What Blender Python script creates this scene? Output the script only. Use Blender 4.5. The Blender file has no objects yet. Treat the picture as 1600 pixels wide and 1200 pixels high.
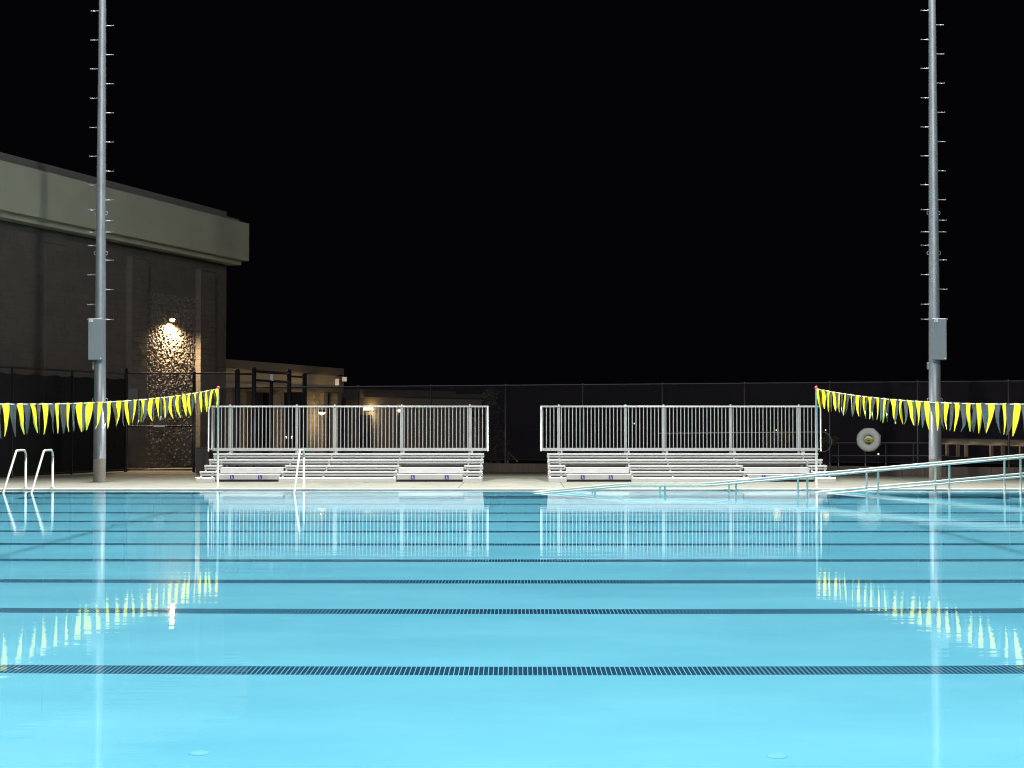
import bpy, math, random
from mathutils import Vector, Matrix, noise

R = math.radians
rnd = random.Random(7)
sc = bpy.context.scene
col = sc.collection

# ------------------------------------------------------------------ camera
CAM_H, F = 1.475, 2500.0
cam_data = bpy.data.cameras.new('camera')
cam_data.lens = 56.25
cam_data.sensor_width = 36.0
cam_data.clip_end = 3000
cam = bpy.data.objects.new('camera', cam_data)
col.objects.link(cam)
cam.location = (0, 0, CAM_H)
cam.rotation_euler = (R(91.49), 0, R(0.18))
sc.camera = cam

# ------------------------------------------------------------------ night sky
world = bpy.data.worlds.new('World')
sc.world = world
world.use_nodes = True
bg = world.node_tree.nodes['Background']
bg.inputs['Color'].default_value = (0.0012, 0.0012, 0.0017, 1)
bg.inputs['Strength'].default_value = 1.0

sc.view_settings.view_transform = 'Standard'
sc.view_settings.look = 'None'
sc.view_settings.exposure = 0.0
sc.view_settings.gamma = 1.0
sc.cycles.use_denoising = True
sc.cycles.max_bounces = 7
sc.cycles.diffuse_bounces = 2
sc.cycles.glossy_bounces = 3
sc.cycles.transmission_bounces = 4
sc.cycles.transparent_max_bounces = 16
sc.cycles.caustics_reflective = False
sc.cycles.caustics_refractive = True
sc.cycles.sample_clamp_indirect = 4.0
sc.cycles.filter_width = 1.15

# ------------------------------------------------------------------ floodlights (heads of the four light poles)
POLE_X, POLE_FAR, POLE_NEAR, HEAD_Z = 10.62, 40.7, -2.7, 19.0
FLOOD = []
def floodlight(x, y, aim, power, size, blend, caustic=True):
    d = bpy.data.lights.new('floodlight_beam', 'SPOT')
    d.energy = power
    d.color = (1.0, 0.985, 0.965)
    d.spot_size = R(size)
    d.spot_blend = blend
    d.shadow_soft_size = 0.7
    d.cycles.is_caustics_light = caustic
    o = bpy.data.objects.new('floodlight_beam', d)
    col.objects.link(o)
    o.location = (x, y, HEAD_Z - 0.4)
    v = Vector(aim) - Vector(o.location)
    o.rotation_euler = v.to_track_quat('-Z', 'Y').to_euler()
    FLOOD.append(o)
for sx in (-1, 1):
    floodlight(sx * (POLE_X - .3), POLE_FAR - .8, (sx * 3.0, 25.0, 0), 64000, 120, 0.75)
    floodlight(sx * (POLE_X - .3), POLE_NEAR + .8, (sx * 3.5, 17.0, 0), 25500, 150, 0.9)

# ------------------------------------------------------------------ helpers
def at(x, y, Y):
    """world point on the plane Y that the photograph shows at pixel x, y (1600 x 1200)"""
    m = cam.rotation_euler.to_matrix()
    d = m @ Vector(((x - 800) / F, -(y - 600) / F, -1))
    return Vector((0, 0, CAM_H)) + d * (Y / d.y)

class MB:
    def __init__(s):
        s.v = []; s.f = []; s.sm = []
    def add(s, verts, faces, smooth=False):
        b = len(s.v)
        s.v += [tuple(p) for p in verts]
        s.f += [tuple(i + b for i in f) for f in faces]
        s.sm += [smooth] * len(faces)
        return s
    def box(s, x0, x1, y0, y1, z0, z1, M=None, bev=0.0):
        if bev > 0:
            b = bev
            vs = []
            for z, i in ((z0, b), (z0 + b, 0), (z1 - b, 0), (z1, b)):
                vs += [(x0 + i, y0 + i, z), (x1 - i, y0 + i, z), (x1 - i, y1 - i, z), (x0 + i, y1 - i, z)]
            fs = [(3, 2, 1, 0), (12, 13, 14, 15)]
            for k in range(3):
                for i in range(4):
                    j = (i + 1) % 4
                    fs.append((k * 4 + i, k * 4 + j, k * 4 + 4 + j, k * 4 + 4 + i))
        else:
            vs = [(x0, y0, z0), (x1, y0, z0), (x1, y1, z0), (x0, y1, z0), (x0, y0, z1), (x1, y0, z1), (x1, y1, z1), (x0, y1, z1)]
            fs = [(3, 2, 1, 0), (4, 5, 6, 7), (0, 1, 5, 4), (1, 2, 6, 5), (2, 3, 7, 6), (3, 0, 4, 7)]
        if M is not None:
            vs = [M @ Vector(p) for p in vs]
        return s.add(vs, fs)
    def tube(s, path, r, n=10, cap=True, closed=False):
        path = [Vector(p) for p in path]
        m = len(path)
        rs = r if isinstance(r, (list, tuple)) else [r] * m
        vs = []; fs = []
        up = None
        for i, p in enumerate(path):
            a = path[(i - 1) % m] if (closed or i > 0) else p
            b = path[(i + 1) % m] if (closed or i < m - 1) else p
            t = (b - a).normalized()
            if up is None:
                up = Vector((0, 0, 1)) if abs(t.z) < .9 else Vector((1, 0, 0))
            sd = t.cross(up)
            if sd.length < 1e-4:
                sd = t.cross(Vector((0.3, 1, 0.2)))
            sd.normalize()
            up = sd.cross(t).normalized()
            for k in range(n):
                an = 2 * math.pi * k / n
                vs.append(p + sd * (math.cos(an) * rs[i]) + up * (math.sin(an) * rs[i]))
        last = m if closed else m - 1
        for i in range(last):
            j = (i + 1) % m
            for k in range(n):
                l = (k + 1) % n
                fs.append((i * n + k, i * n + l, j * n + l, j * n + k))
        b = len(s.v)
        s.add(vs, fs, True)
        if cap and not closed:
            s.f += [tuple(b + k for k in range(n)), tuple(b + (m - 1) * n + k for k in reversed(range(n)))]
            s.sm += [False, False]
        return s
    def lathe(s, prof, n=24, M=None, closed=False):
        vs = []; fs = []
        for (r, z) in prof:
            for k in range(n):
                a = 2 * math.pi * k / n
                vs.append(Vector((r * math.cos(a), r * math.sin(a), z)))
        m = len(prof)
        for i in range(m if closed else m - 1):
            for k in range(n):
                l = (k + 1) % n
                j = (i + 1) % m
                fs.append((i * n + k, i * n + l, j * n + l, j * n + k))
        if M is not None:
            vs = [M @ p for p in vs]
        return s.add(vs, fs, True)
    def mesh(s, name, mat):
        me = bpy.data.meshes.new(name)
        me.from_pydata(s.v, [], s.f)
        me.polygons.foreach_set('use_smooth', s.sm)
        me.materials.append(mat)
        me.update()
        return me
    def build(s, name, mat, parent=None):
        return link(name, s.mesh(name, mat), parent)

def link(name, me, parent=None, M=None):
    o = bpy.data.objects.new(name, me)
    col.objects.link(o)
    if parent is not None:
        o.parent = parent
    if M is not None:
        o.matrix_local = M
    return o

def tag(o, label=None, cat=None, group=None, kind=None):
    if label: o['label'] = label
    if cat: o['category'] = cat
    if group: o['group'] = group
    if kind: o['kind'] = kind
    return o

def thing(name, label, cat, loc=(0, 0, 0), rz=0.0, group=None):
    o = bpy.data.objects.new(name, None)
    o.empty_display_size = .2
    col.objects.link(o)
    o.location = loc
    o.rotation_euler = (0, 0, rz)
    return tag(o, label, cat, group)

def copy_tree(o, parent=None):
    c = o.copy()
    col.objects.link(c)
    if parent is not None:
        mb = o.matrix_basis.copy()
        c.parent = parent
        c.matrix_parent_inverse = o.matrix_parent_inverse.copy()
        c.matrix_basis = mb
    for ch in list(o.children):
        copy_tree(ch, c)
    return c

# ------------------------------------------------------------------ materials
def new_mat(name):
    m = bpy.data.materials.new(name)
    m.use_nodes = True
    return m, m.node_tree, m.node_tree.nodes['Principled BSDF']

def surf(name, c, rough=.6, metal=0.0, var=0.0, scale=4.0, c2=None, bump=0.0, bscale=40.0, stretch=(1, 1, 1), spec=.5, island=0.0, objvar=0.0, aniso=0.0):
    m, nt, b = new_mat(name)
    N = nt.nodes; L = nt.links
    b.inputs['Roughness'].default_value = rough
    b.inputs['Metallic'].default_value = metal
    b.inputs['Specular IOR Level'].default_value = spec
    if aniso:
        b.inputs['Anisotropic'].default_value = aniso
    tc = N.new('ShaderNodeTexCoord')
    mp = N.new('ShaderNodeMapping'); mp.inputs['Scale'].default_value = stretch
    L.new(tc.outputs['Object'], mp.inputs[0])
    c2 = c2 or tuple(max(0, k * (1 - var)) for k in c)
    no = N.new('ShaderNodeTexNoise'); no.inputs['Scale'].default_value = scale; no.inputs['Detail'].default_value = 6; no.inputs['Roughness'].default_value = .62
    L.new(mp.outputs[0], no.inputs['Vector'])
    rp = N.new('ShaderNodeValToRGB')
    rp.color_ramp.elements[0].position = .32; rp.color_ramp.elements[0].color = (*c2, 1)
    rp.color_ramp.elements[1].position = .68; rp.color_ramp.elements[1].color = (*c, 1)
    L.new(no.outputs[0], rp.inputs[0])
    outc = rp.outputs[0]
    for amt, src in ((island, 'geo'), (objvar, 'obj')):
        if amt:
            if src == 'geo':
                g = N.new('ShaderNodeNewGeometry'); o_ = g.outputs['Random Per Island']
            else:
                g = N.new('ShaderNodeObjectInfo'); o_ = g.outputs['Random']
            mr = N.new('ShaderNodeMapRange'); mr.inputs[3].default_value = 1 - amt; mr.inputs[4].default_value = 1 + amt
            L.new(o_, mr.inputs[0])
            hs = N.new('ShaderNodeHueSaturation')
            L.new(mr.outputs[0], hs.inputs['Value']); L.new(outc, hs.inputs['Color'])
            outc = hs.outputs[0]
    L.new(outc, b.inputs['Base Color'])
    if bump:
        n2 = N.new('ShaderNodeTexNoise'); n2.inputs['Scale'].default_value = bscale; n2.inputs['Detail'].default_value = 5
        L.new(mp.outputs[0], n2.inputs['Vector'])
        bp = N.new('ShaderNodeBump'); bp.inputs['Strength'].default_value = bump; bp.inputs['Distance'].default_value = .02
        L.new(n2.outputs[0], bp.inputs['Height']); L.new(bp.outputs[0], b.inputs['Normal'])
    return m

def emit(name, c, s):
    m, nt, b = new_mat(name)
    b.inputs['Base Color'].default_value = (*c, 1)
    b.inputs['Emission Color'].default_value = (*c, 1)
    b.inputs['Emission Strength'].default_value = s
    return m

def mesh_fabric(name, c, clear, rough=.8, var=.3):
    """woven screen: part of the light passes between the threads"""
    m = surf(name, c, rough, 0, var, 1.2, spec=.15)
    nt = m.node_tree; N = nt.nodes; L = nt.links
    out = [n for n in N if n.type == 'OUTPUT_MATERIAL'][0]
    b = N['Principled BSDF']
    tr = N.new('ShaderNodeBsdfTransparent')
    mx = N.new('ShaderNodeMixShader'); mx.inputs[0].default_value = clear
    L.new(b.outputs[0], mx.inputs[1]); L.new(tr.outputs[0], mx.inputs[2]); L.new(mx.outputs[0], out.inputs['Surface'])
    return m

def chain_link_mat(name, c, pitch=.05, wire=.10):
    m, nt, b = new_mat(name)
    N = nt.nodes; L = nt.links
    b.inputs['Base Color'].default_value = (*c, 1); b.inputs['Roughness'].default_value = .5
    tc = N.new('ShaderNodeTexCoord'); sp = N.new('ShaderNodeSeparateXYZ'); L.new(tc.outputs['Object'], sp.inputs[0])
    def math_(op, a, bb=None):
        n = N.new('ShaderNodeMath'); n.operation = op
        for i, q in enumerate((a, bb)):
            if q is None: continue
            if isinstance(q, (int, float)): n.inputs[i].default_value = q
            else: L.new(q, n.inputs[i])
        return n.outputs[0]
    res = []
    for op in ('ADD', 'SUBTRACT'):
        q = math_(op, sp.outputs[0], sp.outputs[2])
        q = math_('DIVIDE', q, pitch)
        q = math_('FRACT', q)
        res.append(math_('LESS_THAN', q, wire))
    wire_on = math_('MAXIMUM', res[0], res[1])
    tr = N.new('ShaderNodeBsdfTransparent'); mx = N.new('ShaderNodeMixShader')
    L.new(wire_on, mx.inputs[0]); L.new(tr.outputs[0], mx.inputs[1]); L.new(b.outputs[0], mx.inputs[2])
    L.new(mx.outputs[0], [n for n in N if n.type == 'OUTPUT_MATERIAL'][0].inputs['Surface'])
    return m

def water_mat():
    m = bpy.data.materials.new('pool_water'); m.use_nodes = True
    nt = m.node_tree; N = nt.nodes; L = nt.links; N.clear()
    out = N.new('ShaderNodeOutputMaterial'); mx = N.new('ShaderNodeMixShader')
    # Schlick reflectance of water, the same from both sides of the surface
    lw = N.new('ShaderNodeLayerWeight'); lw.inputs['Blend'].default_value = .5
    pw = N.new('ShaderNodeMath'); pw.operation = 'POWER'; pw.inputs[1].default_value = 6.3
    L.new(lw.outputs['Facing'], pw.inputs[0])
    fr = N.new('ShaderNodeMapRange'); fr.inputs[3].default_value = .02; fr.inputs[4].default_value = 1.0
    L.new(pw.outputs[0], fr.inputs[0])
    gl = N.new('ShaderNodeBsdfGlossy'); gl.inputs['Roughness'].default_value = .014; gl.inputs['Color'].default_value = (.97, .98, 1, 1)
    rf = N.new('ShaderNodeBsdfRefraction'); rf.inputs['IOR'].default_value = 1.33; rf.inputs['Roughness'].default_value = 0
    rf.inputs['Color'].default_value = (.49, .89, 1.0, 1)
    tc = N.new('ShaderNodeTexCoord'); mp = N.new('ShaderNodeMapping'); mp.inputs['Scale'].default_value = (.10, 1.0, 1)
    L.new(tc.outputs['Object'], mp.inputs[0])
    no = N.new('ShaderNodeTexNoise'); no.inputs['Scale'].default_value = 3.5; no.inputs['Detail'].default_value = 4
    L.new(mp.outputs[0], no.inputs['Vector'])
    bp = N.new('ShaderNodeBump'); bp.inputs['Strength'].default_value = 1.0; bp.inputs['Distance'].default_value = .0017
    L.new(no.outputs[0], bp.inputs['Height']); L.new(bp.outputs[0], gl.inputs['Normal'])
    L.new(fr.outputs[0], mx.inputs[0]); L.new(rf.outputs[0], mx.inputs[1]); L.new(gl.outputs[0], mx.inputs[2]); L.new(mx.outputs[0], out.inputs['Surface'])
    return m

def tile_mat(name, c, grout, pitch, gap, island=.25):
    m, nt, b = new_mat(name)
    N = nt.nodes; L = nt.links
    b.inputs['Roughness'].default_value = .45
    tc = N.new('ShaderNodeTexCoord'); sp = N.new('ShaderNodeSeparateXYZ'); L.new(tc.outputs['Object'], sp.inputs[0])
    wn = N.new('ShaderNodeTexWhiteNoise'); wn.noise_dimensions = '2D'
    cmb = N.new('ShaderNodeCombineXYZ'); L.new(cmb.outputs[0], wn.inputs['Vector'])
    masks = []
    for i in (0, 1):
        dv = N.new('ShaderNodeMath'); dv.operation = 'DIVIDE'; dv.inputs[1].default_value = pitch; L.new(sp.outputs[i], dv.inputs[0])
        fl = N.new('ShaderNodeMath'); fl.operation = 'FLOOR'; L.new(dv.outputs[0], fl.inputs[0]); L.new(fl.outputs[0], cmb.inputs[i])
        fc = N.new('ShaderNodeMath'); fc.operation = 'FRACT'; L.new(dv.outputs[0], fc.inputs[0])
        lt = N.new('ShaderNodeMath'); lt.operation = 'LESS_THAN'; lt.inputs[1].default_value = gap; L.new(fc.outputs[0], lt.inputs[0])
        masks.append(lt)
    mr = N.new('ShaderNodeMapRange'); mr.inputs[3].default_value = 1 - island; mr.inputs[4].default_value = 1 + island; L.new(wn.outputs[0], mr.inputs[0])
    hs = N.new('ShaderNodeHueSaturation'); hs.inputs['Color'].default_value = (*c, 1); L.new(mr.outputs[0], hs.inputs['Value'])
    mxx = N.new('ShaderNodeMix'); mxx.data_type = 'RGBA'
    L.new(masks[0].outputs[0], mxx.inputs[0]); L.new(hs.outputs[0], mxx.inputs[6]); mxx.inputs[7].default_value = (*grout, 1)
    L.new(mxx.outputs[2], b.inputs['Base Color'])
    return m

M = {}
M['plaster'] = surf('pool_plaster', (.90, .94, .97), .7, 0, 0, .7, c2=(.68, .785, .845), bump=.1, bscale=6, stretch=(.5, 1, 1))
M['lane'] = tile_mat('lane_line_tile', (.010, .028, .10), (.85, .9, .9), .0345, .16)
M['band'] = tile_mat('waterline_tile', (.05, .09, .13), (.2, .24, .26), .05, .1)
M['water'] = water_mat()
M['deck'] = surf('deck_concrete', (.134, .137, .108), .8, 0, 0, 1.4, c2=(.088, .090, .071), bump=.25, bscale=70, objvar=.06)
M['joint'] = surf('joint_dirt', (.16, .155, .13), .9, 0, .3, 5)
M['coping'] = surf('coping_concrete', (.26, .258, .22), .7, 0, .12, 2, bump=.15, bscale=60, objvar=.04)
M['ground'] = surf('dark_soil', (.05, .045, .035), .95, 0, .5, .6, bump=.4, bscale=9)
M['alu'] = surf('mill_aluminium', (.74, .75, .74), .34, .3, .14, 1.3, stretch=(.4, 5, 5), aniso=.5)
M['alu_plain'] = surf('aluminium_panel', (.55, .56, .55), .42, .25, .15, 2)
M['alu_shaded'] = surf('shaded_aluminium', (.24, .24, .22), .33, .85, .2, 3, stretch=(.4, 5, 5), aniso=.6)  # riser aluminium, darkened to carry the shade in the gaps between seat rows
M['guard'] = surf('guard_aluminium', (.47, .49, .49), .36, .25, .08, 4)
M['steel'] = surf('stainless_tube', (.31, .325, .285), .40, .1, .06, 6, spec=.3)
M['galv'] = surf('galvanised_steel', (.235, .26, .275), .42, .4, 0, 7, c2=(.165, .185, .20), stretch=(1, 1, .25))
M['galv_box'] = surf('grey_enamel', (.18, .205, .225), .45, 0, .06, 3)
M['pole_base'] = surf('pole_base_concrete', (.22, .21, .18), .85, 0, .3, 5, bump=.3)
M['sign_blue'] = surf('sign_blue', (.02, .02, .36), .5, 0, .05, 3)
M['inlet'] = surf('white_inlet_cover', (.97, .95, .97), .5, 0, .04, 4)
M['notice'] = surf('dull_grey_plate', (.055, .055, .055), .6, 0, .1, 4)
M['white'] = surf('white_paint', (.8, .8, .78), .5, 0, .06, 4)
M['yellow'] = surf('yellow_vinyl', (.93, .72, .003), .42, 0, .05, 5)
M['slate'] = surf('slate_vinyl', (.075, .088, .097), .25, 0, .25, 5)
M['rope'] = surf('white_cord', (.62, .62, .6), .6, 0, .1, 9)
M['red'] = surf('red_plastic', (.62, .02, .03), .4, 0, .05, 4)
M['black'] = surf('black_coated_steel', (.010, .010, .014), .5, 0, .2, 5)
M['screen'] = mesh_fabric('black_windscreen', (.0085, .0085, .0105), .08)
M['screen_far'] = mesh_fabric('black_windscreen_sheer', (.0115, .0095, .0145), .33)
M['chain'] = chain_link_mat('black_chain_link', (.012, .012, .016))
M['fence_metal'] = surf('dull_fence_pipe', (.10, .095, .105), .55, .2, .2, 4)
M['lowwall'] = surf('brown_block', (.105, .083, .068), .9, 0, 0, 1.6, c2=(.055, .045, .038), bump=.4, bscale=40, stretch=(1.5, 1, .4), objvar=.1)
M['cmu'] = surf('split_face_block', (.115, .10, .088), .93, 0, 0, 5, c2=(.075, .066, .058), bump=.5, bscale=35, objvar=.06)
M['cmu_flat'] = surf('brown_block_wall', (.100, .086, .076), .93, 0, 0, 1.5, c2=(.076, .065, .058), bump=.3, bscale=30, island=.05)
M['mortar'] = surf('mortar', (.085, .074, .064), .95, 0, .2, 6)
M['stucco'] = surf('olive_stucco', (.385, .37, .285), .9, 0, 0, .5, c2=(.33, .317, .245), bump=.15, bscale=60)
M['parapet'] = surf('parapet_metal', (.20, .19, .19), .6, .2, .15, 2)
M['tan'] = surf('tan_stucco', (.40, .335, .25), .9, 0, .12, .8)
M['brownroof'] = surf('brown_fascia', (.17, .145, .125), .7, 0, .1, 2)
M['door'] = surf('dark_door', (.03, .028, .03), .4, 0, .1, 2)
M['brass'] = surf('pale_metal', (.6, .6, .56), .3, .7, .05, 4)
M['lamp_body'] = surf('lamp_housing', (.09, .08, .07), .5, .3, .1, 4)
M['warm'] = emit('warm_lamp_glass', (1.0, .70, .34), 60)
M['warm_far'] = emit('warm_distant_lamp', (1.0, .72, .30), 16)
M['warm_tiny'] = emit('tiny_lamp_glass', (1.0, .85, .55), 5)
M['flood_lens'] = emit('floodlight_lens', (1.0, .98, .9), 25)
M['bark'] = surf('bark', (.07, .055, .04), .9, 0, .3, 8)
M['leaf'] = surf('dark_leaf', (.13, .125, .075), .7, 0, .4, 3, island=.4)
M['leaf_y'] = surf('yellow_green_leaf', (.36, .36, .05), .6, 0, .3, 3, island=.4)
M['cabinet'] = surf('brown_cabinet', (.05, .045, .04), .6, 0, .15, 3)
M['ring'] = surf('off_white_foam', (.50, .53, .51), .6, 0, .1, 5)
M['rope_y'] = surf('yellow_rope', (.42, .42, .02), .7, 0, .2, 20)
M['blue'] = surf('blue_strap', (.01, .02, .18), .6, 0, .1, 5)
M['concrete_pale'] = surf('lit_block', (.42, .36, .27), .9, 0, .35, 12, bump=.4, bscale=30)

# ------------------------------------------------------------------ pool: basin, lane lines, water, deck
PX0, PX1, PY0, PY1, PZ, DZ = -11.75, 11.75, 1.5, 36.5, -1.5, .035
mb = MB()
nx, ny = 12, 18
vs = [(PX0 + (PX1 - PX0) * i / nx, PY0 + (PY1 - PY0) * j / ny, PZ) for j in range(ny + 1) for i in range(nx + 1)]
mb.add(vs, [(j * (nx + 1) + i, j * (nx + 1) + i + 1, (j + 1) * (nx + 1) + i + 1, (j + 1) * (nx + 1) + i) for j in range(ny) for i in range(nx)])
mb.add([(PX0, PY1, PZ), (PX1, PY1, PZ), (PX1, PY1, DZ - .01), (PX0, PY1, DZ - .01)], [(0, 1, 2, 3)])
mb.add([(PX0, PY0, PZ), (PX1, PY0, PZ), (PX1, PY0, DZ - .01), (PX0, PY0, DZ - .01)], [(3, 2, 1, 0)])
mb.add([(PX0, PY0, PZ), (PX0, PY1, PZ), (PX0, PY1, DZ - .01), (PX0, PY0, DZ - .01)], [(0, 1, 2, 3)])
mb.add([(PX1, PY0, PZ), (PX1, PY1, PZ), (PX1, PY1, DZ - .01), (PX1, PY0, DZ - .01)], [(3, 2, 1, 0)])
basin = tag(mb.build('pool_basin', M['plaster']), 'white plaster pool basin under clear cyan water', kind='structure')
wet = [basin]
for d in (34.3, 31.8, 28.75, 26.3, 24.0, 21.6, 19.22, 16.85, 14.42, 11.33):
    mb = MB()
    w, e = .165, 10.25
    mb.box(-e, e, -w, w, 0, .006)
    for s in (-1, 1):
        mb.box(s * e - (.31 if s < 0 else 0), s * e + (.31 if s > 0 else 0), -.5, .5, 0, .0061)
    o = mb.build('lane_line', M['lane'], basin)
    o.location = (-.1, d, PZ)
    wet.append(o)
mb = MB().box(PX0 + .01, PX1 - .01, PY1 - .008, PY1 - .001, -.16, -.046)
o = mb.build('tile_band', M['band'], basin); wet.append(o)
inlet = MB().lathe([(.06, 0), (.058, .008), (.05, .012), (0, .012)], 20).mesh('floor_inlet', M['inlet'])
for x, y in ((-1.75, 8.85), (1.42, 8.8), (-2.02, 13.95), (1.68, 13.95), (-5.1, 13.9), (4.9, 13.9), (-2.0, 18.0), (1.7, 18.0), (-5.2, 18), (5.1, 18), (-2.0, 22.8), (1.7, 22.8), (-5.2, 22.8), (5.1, 22.8), (-5.2, 27.6), (-2, 27.6), (1.7, 27.6), (5.1, 27.6)):
    o = link('floor_inlet', inlet, basin); o.location = (x, y, PZ); wet.append(o)
fit = MB().lathe([(0, .02), (.045, .02), (.055, 0)], 14, Matrix.Rotation(R(90), 4, 'X')).mesh('wall_fitting', M['lamp_body'])
for x in (-8.0, -6.4, -4.75, -3.1, -1.45, .16, 1.8):
    o = link('wall_fitting', fit, basin); o.location = (x, PY1 - .01, -.5); wet.append(o)

mb = MB()
nx, ny = 8, 12
vs = [(PX0 + (PX1 - PX0) * i / nx, PY0 + (PY1 - PY0) * j / ny, 0) for j in range(ny + 1) for i in range(nx + 1)]
mb.add(vs, [(j * (nx + 1) + i, j * (nx + 1) + i + 1, (j + 1) * (nx + 1) + i + 1, (j + 1) * (nx + 1) + i) for j in range(ny) for i in range(nx)], True)
water = tag(mb.build('pool_water', M['water']), 'still clear cyan pool water mirroring the bleachers', kind='structure')
water.cycles.is_caustics_caster = True

# deck: bed with joints, slabs on top
mb = MB()
DY1 = 56.0
mb.box(-30, 30, PY1 + .3, DY1, -.25, 0)
mb.box(-30, PX0 - .3, -12, PY1 + .3, -.25, 0.0)
mb.box(PX1 + .3, 30, -12, PY1 + .3, -.25, 0.0)
mb.box(PX0 - .3, PX1 + .3, -12, PY0 - .3, -.25, 0.0)
deck = tag(mb.build('pool_deck', M['joint']), 'pale concrete pool deck with sawn joints', kind='structure')
SL = 2.46
slab_mesh = {}
def slab(x0, x1, y0, y1, mat='deck', name='deck_slab', b=.006):
    key = (round(x1 - x0, 3), round(y1 - y0, 3), mat)
    if key not in slab_mesh:
        slab_mesh[key] = MB().box(0, x1 - x0, 0, y1 - y0, -.045 if mat == 'coping' else 0, DZ, bev=b).mesh(name, M[mat])
    o = link(name, slab_mesh[key], deck)
    o.location = (x0, y0, .002 + rnd.uniform(-.0015, .0015))
g = .012
x = 1.1 - SL * 8
while x < 22:
    ys = [PY1 + .42, 40.05, 43.4, 46.8, 50.2, 53.6]
    for a, b_ in zip(ys[:-1], ys[1:]):
        slab(x + g / 2, x + SL - g / 2, a + g / 2, b_ - g / 2)
    x += SL
for sgn in (-1, 1):
    x0 = PX0 - .42 - 5.2 if sgn < 0 else PX1 + .42
    for k in range(4):
        y0 = PY1 + .42 - 3.4 * (k + 1)
        slab(x0, x0 + 5.2, y0 + g / 2, y0 + 3.4 - g / 2)
slab(-17, 17, -8, PY0 - .44)
# coping
x = PX0
while x < PX1 - .01:
    slab(x + .003, x + 23.5 / 10 - .003, PY1 - .015, PY1 + .41, 'coping', 'coping_stone', .012)
    slab(x + .003, x + 23.5 / 10 - .003, PY0 - .41, PY0, 'coping', 'coping_stone', .012)
    x += 23.5 / 10
for sx in (PX0 - .41, PX1):
    for k in range(14):
        slab(sx, sx + .41, PY0 + k * 2.5 + .003, PY0 + k * 2.5 + 2.497, 'coping', 'coping_stone', .012)
    for y0 in (PY0 - .41, PY1 + .002):
        slab(sx, sx + .41, y0, y0 + .405, 'coping', 'coping_stone', .012)

# ground beyond the fences: level to the left, falling away to the right
def fence_y(x): return 49.75 - .325 * x
UX, UY = .309, .951          # building grid, turned 18 degrees from the pool
mb = MB()
gx = [-900, -300, -120, -60, -30, -20, -12, -6, 0, 6, 12, 20, 30, 60, 120, 300, 900]
gy = [-300, -60, -13, 20, 44, 50, 54, 60, 66, 75, 90, 120, 160, 220, 400, 1500]
def gz(x, y):
    t = max(0.0, min(1.0, (y - fence_y(x) - 3) / 25)) * max(0.0, min(1.0, (x + 4) / 10))
    return -.28 - 3.4 * t * t * (3 - 2 * t)
vs = [(x, y, gz(x, y)) for y in gy for x in gx]
nx = len(gx)
mb.add(vs, [(j * nx + i, j * nx + i + 1, (j + 1) * nx + i + 1, (j + 1) * nx + i) for j in range(len(gy) - 1) for i in range(nx - 1)])
# leave the pool hole open: basin sits below this sheet
gnd = tag(mb.build('ground', M['ground']), 'dark ground outside the fences', kind='structure')
me = gnd.data
import bmesh
bm = bmesh.new(); bm.from_mesh(me)
dead = [f for f in bm.faces if all(-31 < v.co.x < 31 and -14 < v.co.y < 45 for v in f.verts)]
bmesh.ops.delete(bm, geom=dead, context='FACES'); bm.to_mesh(me); bm.free()
mb = MB().box(-42, -12.4, 41, 66, -.2, -.02)
tag(mb.build('side_path', M['tan']), 'pale paved path between the left fence and the tall building', kind='structure')

# wet ramp into the pool
RY0, RY1 = 34.9, 36.05
mb = MB()
prof = [(-7.0, -1.495), (2.44, -.70), (4.2, -.70), (12.0, -.02), (14.5, .053)]
vs = []
for x, z in prof:
    vs += [(x, RY0 - .12, z), (x, PY1 - .02, z), (x, RY0 - .12, PZ), (x, PY1 - .02, PZ)]
fs = []
for i in range(len(prof) - 2):
    a, b_ = i * 4, i * 4 + 4
    fs += [(a, b_, b_ + 1, a + 1), (a, a + 2, b_ + 2, b_)]
mb.add(vs, fs)
o = tag(mb.build('pool_ramp', M['plaster']), 'sloping concrete ramp descending into the water along the far wall', kind='structure'); wet.append(o)

def rail_z(x):
    if x < 2.44: return .167 - (2.44 - x) * .0905
    if x < 4.2: return .167
    return .167 + (x - 4.2) * .0902
def ramp_handrail(Y, label):
    t = thing('ramp_handrail', label, 'handrail', (1.7, Y, PZ), group='stainless handrails along the pool ramp')
    xs = [-.3, 1.0, 2.3, 2.38, 2.5, 2.6, 4.0, 4.14, 4.26, 4.4, 7.0, 10.0, 12.5, 14.0]
    def P(x, dz): return (x - 1.7, 0, rail_z(x) + dz - PZ)
    wet.append(MB().tube([P(x, 0) for x in xs], .023, 12).build('top_rail', M['steel'], t))
    wet.append(MB().tube([P(x, -.415) for x in [6.3, 6.6, 7.0, 10.0, 12.5, 14.0]], .021, 12).build('lower_rail', M['steel'], t))
    for x in (1.70, 3.22, 4.77, 6.32, 7.86, 9.41, 10.96, 12.5):
        zz = rail_z(x)
        base = max(PZ, zz - .87)
        wet.append(MB().tube([(x - 1.7, 0, base - PZ), (x - 1.7, 0, zz - PZ - .012)], .022, 10).build('post', M['steel'], t))
    return t
ramp_handrail(RY0, 'stainless double handrail on the pool side of the sloping ramp')
ramp_handrail(RY1, 'stainless double handrail on the wall side of the sloping ramp')

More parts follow.
